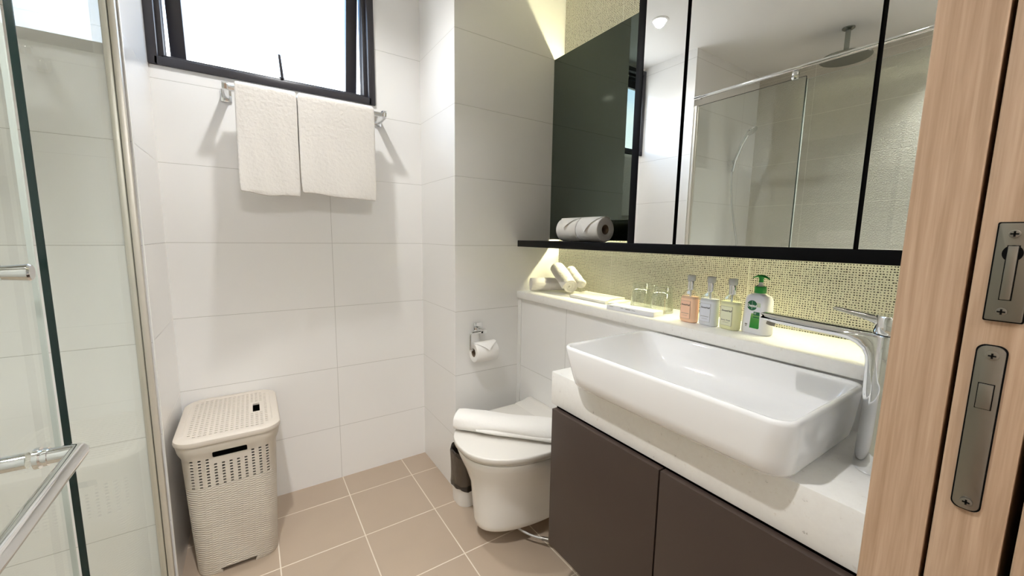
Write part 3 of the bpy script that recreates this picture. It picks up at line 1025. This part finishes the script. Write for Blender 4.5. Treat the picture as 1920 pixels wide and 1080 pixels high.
tb.loft([dring(-.034, .092, .062), dring(-.056, .112, .064), dring(-.068, .122, .074), dring(-.071, .126, .095), dring(-.076, .134, .17), dring(-.083, .148, .25), dring(-.103, .172, .31), dring(-.124, .195, .36), dring(-.132, .203, .385), dring(-.130, .201, .392)], True, True)
tb.build('bowl', 'toilet', toi, sharp=60)
MB().loft([dring(-.128, .200, .393, .30), dring(-.132, .204, .396, .30), dring(-.132, .204, .402, .30), dring(-.128, .200, .405, .30)], True, True).build('seat', 'seat', toi, sharp=60)
MB().loft([dring(-.141, .209, .407, .30), dring(-.144, .212, .409, .30), dring(-.1445, .2125, .424, .30), dring(-.1435, .2115, .4275, .30), dring(-.140, .208, .4287, .30)], True, True).build('lid', 'seat', toi, sharp=60)
hg = MB().prism([(.25, .4255), (.25, .4290), (.30, .4350), (.322, .4425), (TX1, .4432), (TX1, .393), (.29, .393), (.29, .4255)], .432, frame_to((0, TY - .216, 0), (1, 0, 0), (0, 0, 1)) @ Matrix.Rotation(0, 4, 'X'), .003)
hgo = hg.build('hinge_cover', 'seat', toi)
hgo.data.transform(Matrix.Translation((0, .432, 0)))

hose = MB().tube(bezier((.062, -.80, .062), (.10, -.87, .034), (.13, -.895, .040), (.150, -.921, .040), 12) + [(.30, -1.08, .05), (.345, -1.10, .10)], .0042, 10)
hose.cyl((.133, -.902, .040), (.158, -.932, .041), .0075, seg=14, mi=1)
tag(recenter(hose.build('water_hose', ['hose', 'steel'])), 'thin grey water hose with a connector under the toilet', 'hose')

# folded bath mat lying on the lid
def log_of(path, rx, rz, name, mat, seed, lumps=.003, n=28, open_end=True, flatz=None):
    """a rolled cloth: spiral-ended log following path points; rx half width, rz half height"""
    rnd = random.Random(seed)
    ph = [rnd.uniform(0, 6.28) for _ in range(8)]
    P = [Vector(p) for p in path]
    rings = []
    m = 26
    for i in range(m + 1):
        u = i / m
        k = u * (len(P) - 1); j = min(int(k), len(P) - 2)
        c = P[j].lerp(P[j + 1], k - j)
        t = (P[j + 1] - P[j]).normalized()
        side = t.cross(Vector((0, 0, 1)))
        if side.length < .05: side = Vector((1, 0, 0))
        side.normalize()
        upv = side.cross(t)
        endr = 1.0
        e = min(u, 1 - u) * m
        if e < 2: endr = (.90, .975, 1.0)[int(e)]
        pts = []
        for q in range(n):
            a = 2 * PI * q / n
            r = (1.035 if u < .29 else 1.0) + lumps / rx * (math.sin(3 * a + ph[0] + 5 * u) + .7 * math.sin(5 * a + ph[1] - 9 * u) + .5 * math.sin(2 * a + 14 * u + ph[2]))
            lip = .0
            x, y = rx * r * math.cos(a), rz * r * math.sin(a)
            if flatz is not None and y < -flatz: y = -flatz - (y + flatz) * -.15
            pts.append(c + side * x * endr + upv * y * endr)
        rings.append(pts)
    mb = MB()
    mb.loft(rings, True, True)
    return mb, P
mb, P = log_of([(-.080, -.592, .4655), (.06, -.744, .465), (.222, -.905, .465)], .060, .036, 'm', 'mat', 5, .0022, 30, flatz=.033)
# overlapping fold layers along the side of the mat
for off, hgt, r in ((-.052, -.012, .010), (-.040, .012, .008)):
    sd = Vector((.71, -.70, 0)).cross(Vector((0, 0, 1))).normalized()
    if sd.y > 0: sd = -sd
    pts = []
    for i in range(14):
        u = i / 13
        c = Vector((-.02 + .23 * u, -.67 - .23 * u, .466))
        pts.append(c + sd * (-off - .004 * math.sin(3 * u)) + Vector((0, 0, hgt - .012 * u * (1 if hgt > 0 else .3))))
    mb.tube(pts, [r * (.5 + .5 * min(1, i / 3)) for i in range(14)], 12)
mo = mb.build('bath_mat', 'mat', sharp=60)
tag(recenter(mo), 'white cotton bath mat rolled up on the toilet lid', 'bath mat')

# ------------------------------------------------------------------ waste bin
bn = empty('waste_bin', (.035, -.478, 0), 'small white waste bin with a brown liner between the column and the toilet', 'waste bin')
def bring(k, z, wob=0, ph=0, dz=0):
    pts = rrect(.035, -.478, .074 * k, .062 * k, .045 * k, z, 6)
    if wob:
        pts = [Vector((.035 + (p.x - .035) * (1 + wob * math.sin(5 * i * .45 + ph)), -.478 + (p.y + .478) * (1 + wob * math.sin(4 * i * .5 + ph + 1)), p.z + dz * math.sin(i * .9 + ph))) for i, p in enumerate(pts)]
    return pts
MB().loft([bring(.92, .002), bring(.97, .0), bring(1.0, .01), bring(1.05, .15), bring(1.10, .242), bring(1.06, .243), bring(1.02, .15), bring(.94, .02)], True, True).build('body', 'binwhite', bn, sharp=50)
lnr = MB()
lnr.loft([bring(1.09, .082, .035, 0, .006), bring(1.13, .092, .03, 1.2, .005), bring(1.10, .105, .02, 2.0, .003), bring(1.105, .14, .012, .5), bring(1.125, .20, .012, 1.1), bring(1.145, .24, .02, 2.2, .004), bring(1.135, .252, .025, .3, .006), bring(1.05, .250, .02, 1.0, .004), bring(.99, .22, .02, .4), bring(.95, .12, .03, 2), bring(.88, .03, .03, 1)], False, True)
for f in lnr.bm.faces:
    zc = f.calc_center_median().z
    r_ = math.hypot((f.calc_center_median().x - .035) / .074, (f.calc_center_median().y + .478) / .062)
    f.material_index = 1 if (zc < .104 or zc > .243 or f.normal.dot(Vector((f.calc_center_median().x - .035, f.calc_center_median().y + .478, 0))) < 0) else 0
lnr.build('bin_liner', ['liner', 'linerdark'], bn, sharp=60)

# ------------------------------------------------------------------ toilet rolls
def roll_mesh(parent, c, axis, r, half, flap_mid=None, flap_dir=(0, -1, 0), fl=.6):
    c = Vector(c); ax = Vector(axis).normalized()
    ri = .0195
    rb = []
    upv = Vector((0, 0, 1)); sd = ax.cross(upv).normalized()
    def rg(rad, off): return [c + ax * off + (sd * math.cos(2 * PI * k / 48) + upv * math.sin(2 * PI * k / 48)) * rad for k in range(48)]
    mb = MB()
    mb.loft([rg(ri, half - .001), rg(ri + .002, half), rg(r - .003, half), rg(r, half - .004), rg(r, -half + .004), rg(r - .003, -half), rg(ri + .002, -half), rg(ri, -half + .001)], False, False, loop=True)
    o = mb.build('paper', 'paper', parent, sharp=40)
    tm = MB().loft([rg(ri, half - .0015), rg(ri, -half + .0015), rg(ri - .0012, -half + .0015), rg(ri - .0012, half - .0015)], False, False, loop=True)
    tm.build('core', 'tube', parent)
    # folded pointed end sheet wrapped over the top towards the front
    fd = Vector(flap_dir)
    F = MB()
    rows = []
    na = 12
    a_end = 1.15 * fl + .35
    for i in range(na + 1):
        u = i / na
        a = -0.5 + (a_end + .5) * u           # angle from straight up towards the front
        rad = r + .0014 + .016 * max(0, u - .45) ** 1.5 + .0015 * u
        p = c + (upv * math.cos(a) + fd * math.sin(a)) * rad
        k = (a_end - a) / (a_end - .35)
        wdt = half * min(1.0, max(.02, k))
        rows.append([p + ax * (wdt * (-1 + 2 * q / 6)) + (upv * math.cos(a) + fd * math.sin(a)) * .0006 for q in range(7)])
    rows2 = [[p - (p - c - ax * (p - c).dot(ax)).normalized() * .0010 for p in reversed(rw)] for rw in rows]
    F.loft([a_ + b_ for a_, b_ in zip(rows, rows2)], True, True)
    F.build('folded_end', 'paper', parent, sharp=60)
    return o

tph = empty('toilet_paper_holder', (.118, YC, .79), 'chrome toilet paper holder on the column beside the toilet', 'toilet paper holder')
RX, RYc, RZ = .112, -.458, .683
MB().box(.092, .134, YC - .007, YC - .0003, .774, .812, .001).build('wall_plate', 'chrome', tph)
MB().box(.100, .130, YC - .062, YC - .006, .772, .790, .002).build('arm', 'chrome', tph)
wr = MB().tube([(.128, YC - .056, .780), (.066, YC - .056, .780)] + bezier((.066, YC - .056, .780), (.047, YC - .056, .780), (.047, YC - .056, .780), (.047, YC - .056, .760), 6)[1:]
               + [(.047, RYc, .715)] + bezier((.047, RYc, .715), (.047, RYc, .6995), (.047, RYc, .6995), (.058, RYc, .6995), 6)[1:] + [(.185, RYc, .6995)], .0052, 12)
wr.build('wire', 'chrome', tph)
tr_ = empty('toilet_roll', (RX, RYc, RZ - .05), 'white toilet roll with a folded end hanging on the chrome holder', 'toilet roll')
roll_mesh(tr_, (RX + .006, RYc, RZ + .004), (1, 0, 0), .0455, .056, fl=.78)

for (yc, lab) in ((-.700, 'white toilet roll in the dark niche, the one next to the column'), (-.826, 'white toilet roll in the dark niche, the one next to the mirror')):
    t_ = empty('toilet_roll', (.425, yc, 1.197), lab, 'toilet roll', 'spare toilet rolls in the niche')
    roll_mesh(t_, (.425, yc, 1.2475), (0, 1, 0), .050, .0615, flap_dir=(-1, 0, 0), fl=.98 if yc > -.75 else 1.2)

# ------------------------------------------------------------------ things on the ledge
LZ = .948
def spiral_roll(c0, c1, r, lab, seed, flat=1.0, flap=None):
    c0, c1 = Vector(c0), Vector(c1)
    t = (c1 - c0).normalized()
    a = Vector((0, 0, 1))
    side = t.cross(a).normalized(); upv = side.cross(t)
    rnd = random.Random(seed); ph = [rnd.uniform(0, 6.28) for _ in range(4)]
    th = .011
    turns = (r - .008) / th
    N = 96
    prof_o, prof_i = [], []
    for i in range(N + 1):
        ang = 2 * PI * turns * i / N
        rr = .008 + th * ang / (2 * PI)
        prof_o.append((ang, rr)); prof_i.append((ang, rr - th * .93))
    rings = []
    m = 14
    L = (c1 - c0).length
    for j in range(m + 1):
        u = j / m
        ring = []
        for lst in (prof_o, list(reversed(prof_i))):
            for (ang, rr) in lst:
                rr2_ = max(.0008, rr) * (1 + .02 * math.sin(3 * ang + ph[0] + 4 * u) + .025 * math.sin(2 * ang + 7 * u + ph[1]))
                tel = .010 * (1 - rr / r) * (1 if u > .5 else -1) * -1 * (1 if j in (0, m) else 0)
                x, y = rr2_ * math.cos(ang + ph[2]), rr2_ * math.sin(ang + ph[2]) * flat
                ring.append(c0 + t * (L * u + tel) + side * x + upv * y)
        rings.append(ring)
    mb = MB()
    mb.loft(rings, True, True)
    if flap is not None:
        # second fold lying along the roll
        a0, a1 = c0 + Vector(flap) + t * .018, c1 + Vector(flap) - t * .012
        n_ = 16
        mb.tube([a0.lerp(a1, k / n_) + side * .002 * math.sin(k * 1.1) for k in range(n_ + 1)], [(.022 if 0 < k < n_ else .018) + .0018 * math.sin(2.3 * k) for k in range(n_ + 1)], 18)
    o = mb.build('rolled_towel', 'towel', sharp=60)
    recenter(o)
    return tag(o, lab, 'rolled towel', 'rolled towels on the ledge')
spiral_roll((.384, -.446, LZ + .0385), (.548, -.517, LZ + .0365), .037, 'white rolled towel lying flat on the ledge by the column', 4)
spiral_roll((.474, -.640, LZ + .0365), (.524, -.484, LZ + .111), .0395, 'white rolled towel leaning over the other roll against the mosaic', 12, flap=(.036, -.046, .006))

# flat white dish with a curved cut-away end
dt = empty('amenity_dish', (.50, -.76, LZ), 'flat white rectangular dish with a curved end lying by the rolled towels', 'dish')
poly = [(.432, -.684), (.428, -.900), (.44, -.902), (.475, -.880), (.51, -.868), (.56, -.866), (.582, -.870), (.586, -.640), (.575, -.632)]
MB().prism([(p[0], p[1]) for p in reversed(poly)], .0125, Matrix.Translation((0, 0, LZ + .0005)), .002).build('body', 'melamine', dt)
MB().prism([(p[0] + .012 * (1 if p[0] > .44 else .6), p[1] - .002) for p in reversed([(.434, -.895), (.468, -.878), (.51, -.866), (.565, -.864), (.565, -.905), (.50, -.912), (.45, -.915)])], .005, Matrix.Translation((0, 0, LZ + .0005)), .0008).build('foot', 'melamine', dt)
MB().tube(bezier((.575, -.655, LZ + .0135), (.52, -.69, LZ + .0135), (.515, -.76, LZ + .0135), (.548, -.845, LZ + .0135), 14), .0012, 8).build('rim_line', 'melagrey', dt)

bxo = empty('amenity_box', (.395, -1.065, LZ), 'slim white card box in front of the upturned tumblers', 'box')
ang = math.atan2(.020, -.194)
mtb = frame_to((.357, -.975, LZ + .0004), (.102, -.995, 0), (.995, .102, 0)) @ Matrix.Scale(-1, 4, (0, 0, 1))
MB().box(0, .196, 0, .062, 0, .0165, .0008, mtx=frame_to((.357, -.975, LZ + .0004), (.102, -.995, 0), (.995, .102, 0))).build('carton', 'boxwhite', bxo)
mt = frame_to((.3566, -.975, LZ), (.102, -.995, 0), (0, 0, 1))
for (u, v, a, b_) in ((.022, .013, .008, .0006), (.068, .0125, .005, .0006), (.094, .0112, .010, .0010), (.117, .0105, .007, .0005)):
    MB().prism([(u - a, v - b_), (u + a, v - b_), (u + a, v + b_), (u - a, v + b_)], .0004, mt).build('printed_mark', 'inkgrey', bxo)

def tumbler(x, y, lab):
    mb = MB()
    h, rb, rm, th = .096, .0335, .0415, .0022
    z = LZ + .0005
    # upside down: mouth on the ledge, thick base on top
    mb.lathe([(rm, z), (rm - .004, z + h * .5), (rb + .001, z + h - .006), (rb - .003, z + h), (.004, z + h), ], (x, y, 0), 40, cap0=False)
    mb.lathe([(rm - th, z), (rm - th - .004, z + h * .5), (rb - th - .001, z + h - .026), (rb - th - .006, z + h - .022), (.004, z + h - .020)], (x, y, 0), 40, cap0=False)
    mb.lathe([(rm, z), (rm - th, z)], (x, y, 0), 40, cap0=False, cap1=False)
    o = mb.build('tumbler', 'tumbler', sharp=40)
    recenter(o)
    return tag(o, lab, 'glass', 'upturned tumblers on the ledge')
tumbler(.500, -1.020, 'clear glass tumbler upside down behind the slim box, farther from the bottles')
tumbler(.490, -1.118, 'clear glass tumbler upside down, the one next to the peach bottle')

def pump_bottle(x, y, lab, liquid, labelm, sub, rot=0.0):
    t = empty('toiletry_bottle', (x, y, LZ), lab, 'bottle', 'pump bottles on the ledge')
    R = Matrix.Translation((x, y, LZ + .0005)) @ Matrix.Rotation(rot, 4, 'Z')
    def rg(hx, hy, r, z, s=8): return [R @ p for p in rrect(0, 0, hx, hy, r, z, s)]
    HX, HY = .0175, .0285
    MB().loft([rg(HX - .003, HY - .003, .012, .0005), rg(HX, HY, .0145, .004), rg(HX, HY, .0145, .078), rg(HX - .0015, HY - .002, .0135, .0835)], True, True).build('liquid', liquid, t, sharp=50)
    MB().loft([rg(HX + .0008, HY + .0008, .015, .077), rg(HX, HY - .0005, .0145, .084), rg(HX - .003, HY - .006, .0125, .094), rg(.0105, .014, .0103, .102), rg(.0095, .0095, .0094, .106)], False, True).build('shoulder', 'bottle_glass', t, sharp=50)
    MB().loft([rg(.003, .003, .0029, .078), rg(.003, .003, .0029, .104)], True, True).build('dip_tube', 'milk', t)
    MB().loft([rg(.0100, .0100, .0099, .104), rg(.0105, .0105, .0104, .106), rg(.0105, .0105, .0104, .131), rg(.0095, .0095, .0094, .133)], True, True).build('collar', 'chrome', t)
    MB().loft([rg(.0105, .0105, .0100, .133), rg(.0122, .0122, .0120, .136), rg(.0122, .0122, .012, .150), rg(.0112, .0112, .011, .152)], True, True).build('cap', 'clearcap', t)
    # label printed on the face towards the room (-x)
    mt = R @ frame_to((-HX - .0002, .002, .041), (0, -1, 0), (0, 0, 1))
    lb = MB()
    lb.prism(rr2(.0185, .0285, .0008), .0005, mt)
    for (a, b_, c, d) in ((-.0185, .0185, .0281, .0285), (-.0185, .0185, -.0285, -.0281), (-.0185, -.0181, -.0285, .0285), (.0181, .0185, -.0285, .0285)):
        lb.prism([(a, c), (b_, c), (b_, d), (a, d)], .0008, mt, mi=1)
    add_text(lb, 'SweetHall', .0078, mt @ Matrix.Translation((0, .0155, .0006)), shear=.35, bold=.00012, mi=2)
    if sub:
        add_text(lb, sub, .0062, mt @ Matrix.Translation((0, -.0125, .0006)), mi=1)
    else:
        lb.prism([(-.0140, -.0128), (.0140, -.0128), (.0140, -.0116), (-.0140, -.0116)], .0008, mt, mi=1)
    lb.prism([(-.0095, -.0196), (.0095, -.0196), (.0095, -.0190), (-.0095, -.0190)], .0008, mt, mi=1)
    lb.build('label', [labelm, 'inkgrey', 'ink'], t)
    return t
pump_bottle(.422, -1.272, 'peach coloured toiletry bottle with a chrome collar, next to the tumblers', 'peach', 'peachlabel', None, -.12)
pump_bottle(.428, -1.335, 'milky white toiletry bottle between the peach and the yellow one', 'milk', 'milklabel', None, -.12)
pump_bottle(.432, -1.399, 'pale yellow toiletry bottle next to the green-topped soap bottle', 'lemon', 'lemonlabel', 'Body Wash', -.12)

# hand soap bottle with green pump
sx_, sy_ = .448, -1.468
sbn = empty('soap_bottle', (sx_, sy_, LZ), 'white hand soap bottle with a green pump and green label by the tap', 'soap bottle')
R = Matrix.Translation((sx_, sy_, LZ + .0005)) @ Matrix.Rotation(-.16, 4, 'Z')
def sg(hx, hy, r, z, dy=0): return [R @ p for p in rrect(0, dy, hx, hy, r, z, 8)]
MB().loft([sg(.020, .037, .016, 0), sg(.0225, .0400, .018, .004), sg(.0225, .0395, .018, .03), sg(.0215, .036, .017, .075), sg(.0205, .0345, .016, .098), sg(.018, .0315, .015, .108), sg(.0135, .021, .013, .1135), sg(.012, .0125, .0119, .115), sg(.012, .0125, .0119, .118)], True, True).build('body', 'soapbody', sbn, sharp=50)
MB().loft([sg(.0145, .0145, .0144, .117), sg(.015, .015, .0149, .119), sg(.015, .015, .0149, .134), sg(.0135, .0135, .0134, .136)], True, True).build('collar', 'green', sbn)
MB().loft([sg(.008, .008, .0079, .136), sg(.0055, .0055, .0054, .142), sg(.0055, .0055, .0054, .150)], True, True).build('pump_stem', 'clearcap', sbn)
pmh = MB().loft([sg(.0065, .0065, .0064, .148), sg(.0055, .0055, .0054, .156), sg(.0075, .0085, .0074, .163), sg(.005, .006, .0048, .167)], True, True)
wing = []
for i in range(13):
    u = -1 + 2 * i / 12
    y = .0235 * u
    z = .1655 - .0075 * abs(u) ** 2.2
    h_ = .0038 * (1 - .75 * abs(u) ** 2); w_ = .0075 * (1 - .55 * abs(u))
    wing.append([R @ Vector((w_ * math.cos(a * PI / 6), y, z + h_ * math.sin(a * PI / 6))) for a in range(12)])
pmh.loft(wing, True, True)
pmh.build('pump_head', 'green', sbn, sharp=50)
mt = R @ frame_to((-.0227, -.002, .0), (0, -1, 0), (0, 0, 1))
mt = mt @ Matrix.Rotation(math.radians(-1.5), 4, 'X')
lb = MB().prism([(-.0095, .017), (.016, .017), (.018, .020), (.017, .055), (.0165, .090), (.006, .092), (-.005, .078), (-.0085, .05)], .0007, mt)
lb.build('printed_panel', 'greengrad', sbn)
em = MB()
em.prism([(-.0075 + .0145 * math.cos(a * PI / 16), .0815 + .0145 * math.sin(a * PI / 16)) for a in range(32)], .0011, mt)
em.prism([(-.0079, .0705), (-.0071, .0705), (-.0073, .0945), (-.0077, .0945)], .0013, mt, mi=1)
add_text(em, 'Dettol', .0108, mt @ Matrix.Translation((-.0075, .0805, .0013)), bold=.00028, mi=1)
em.build('emblem', ['darkgreen', 'whiteprint'], sbn)
st = MB()
st.prism([(-.001, .0545), (.0165, .0545), (.0165, .0645), (-.001, .0645)], .0011, mt)
st.prism([(-.001, .0475), (.0165, .0475), (.0165, .0508), (-.001, .0508)], .0011, mt)
for (v, a) in ((.0615, .006), (.0585, .005)):
    st.prism([(.001, v - .0005), (.001 + a, v - .0005), (.001 + a, v + .0005), (.001, v + .0005)], .0014, mt, mi=1)
st.build('printed_band', ['darkgreen', 'whiteprint'], sbn)
sm = MB().prism([(-.0235, .024), (-.0165, .024), (-.0165, .0275), (-.0235, .0275)], .0008, mt)
for v in (.0215, .019): sm.prism([(-.0225, v), (-.0175, v), (-.0175, v + .0012), (-.0225, v + .0012)], .0008, mt)
sm.build('small_print', 'inkgrey', sbn)
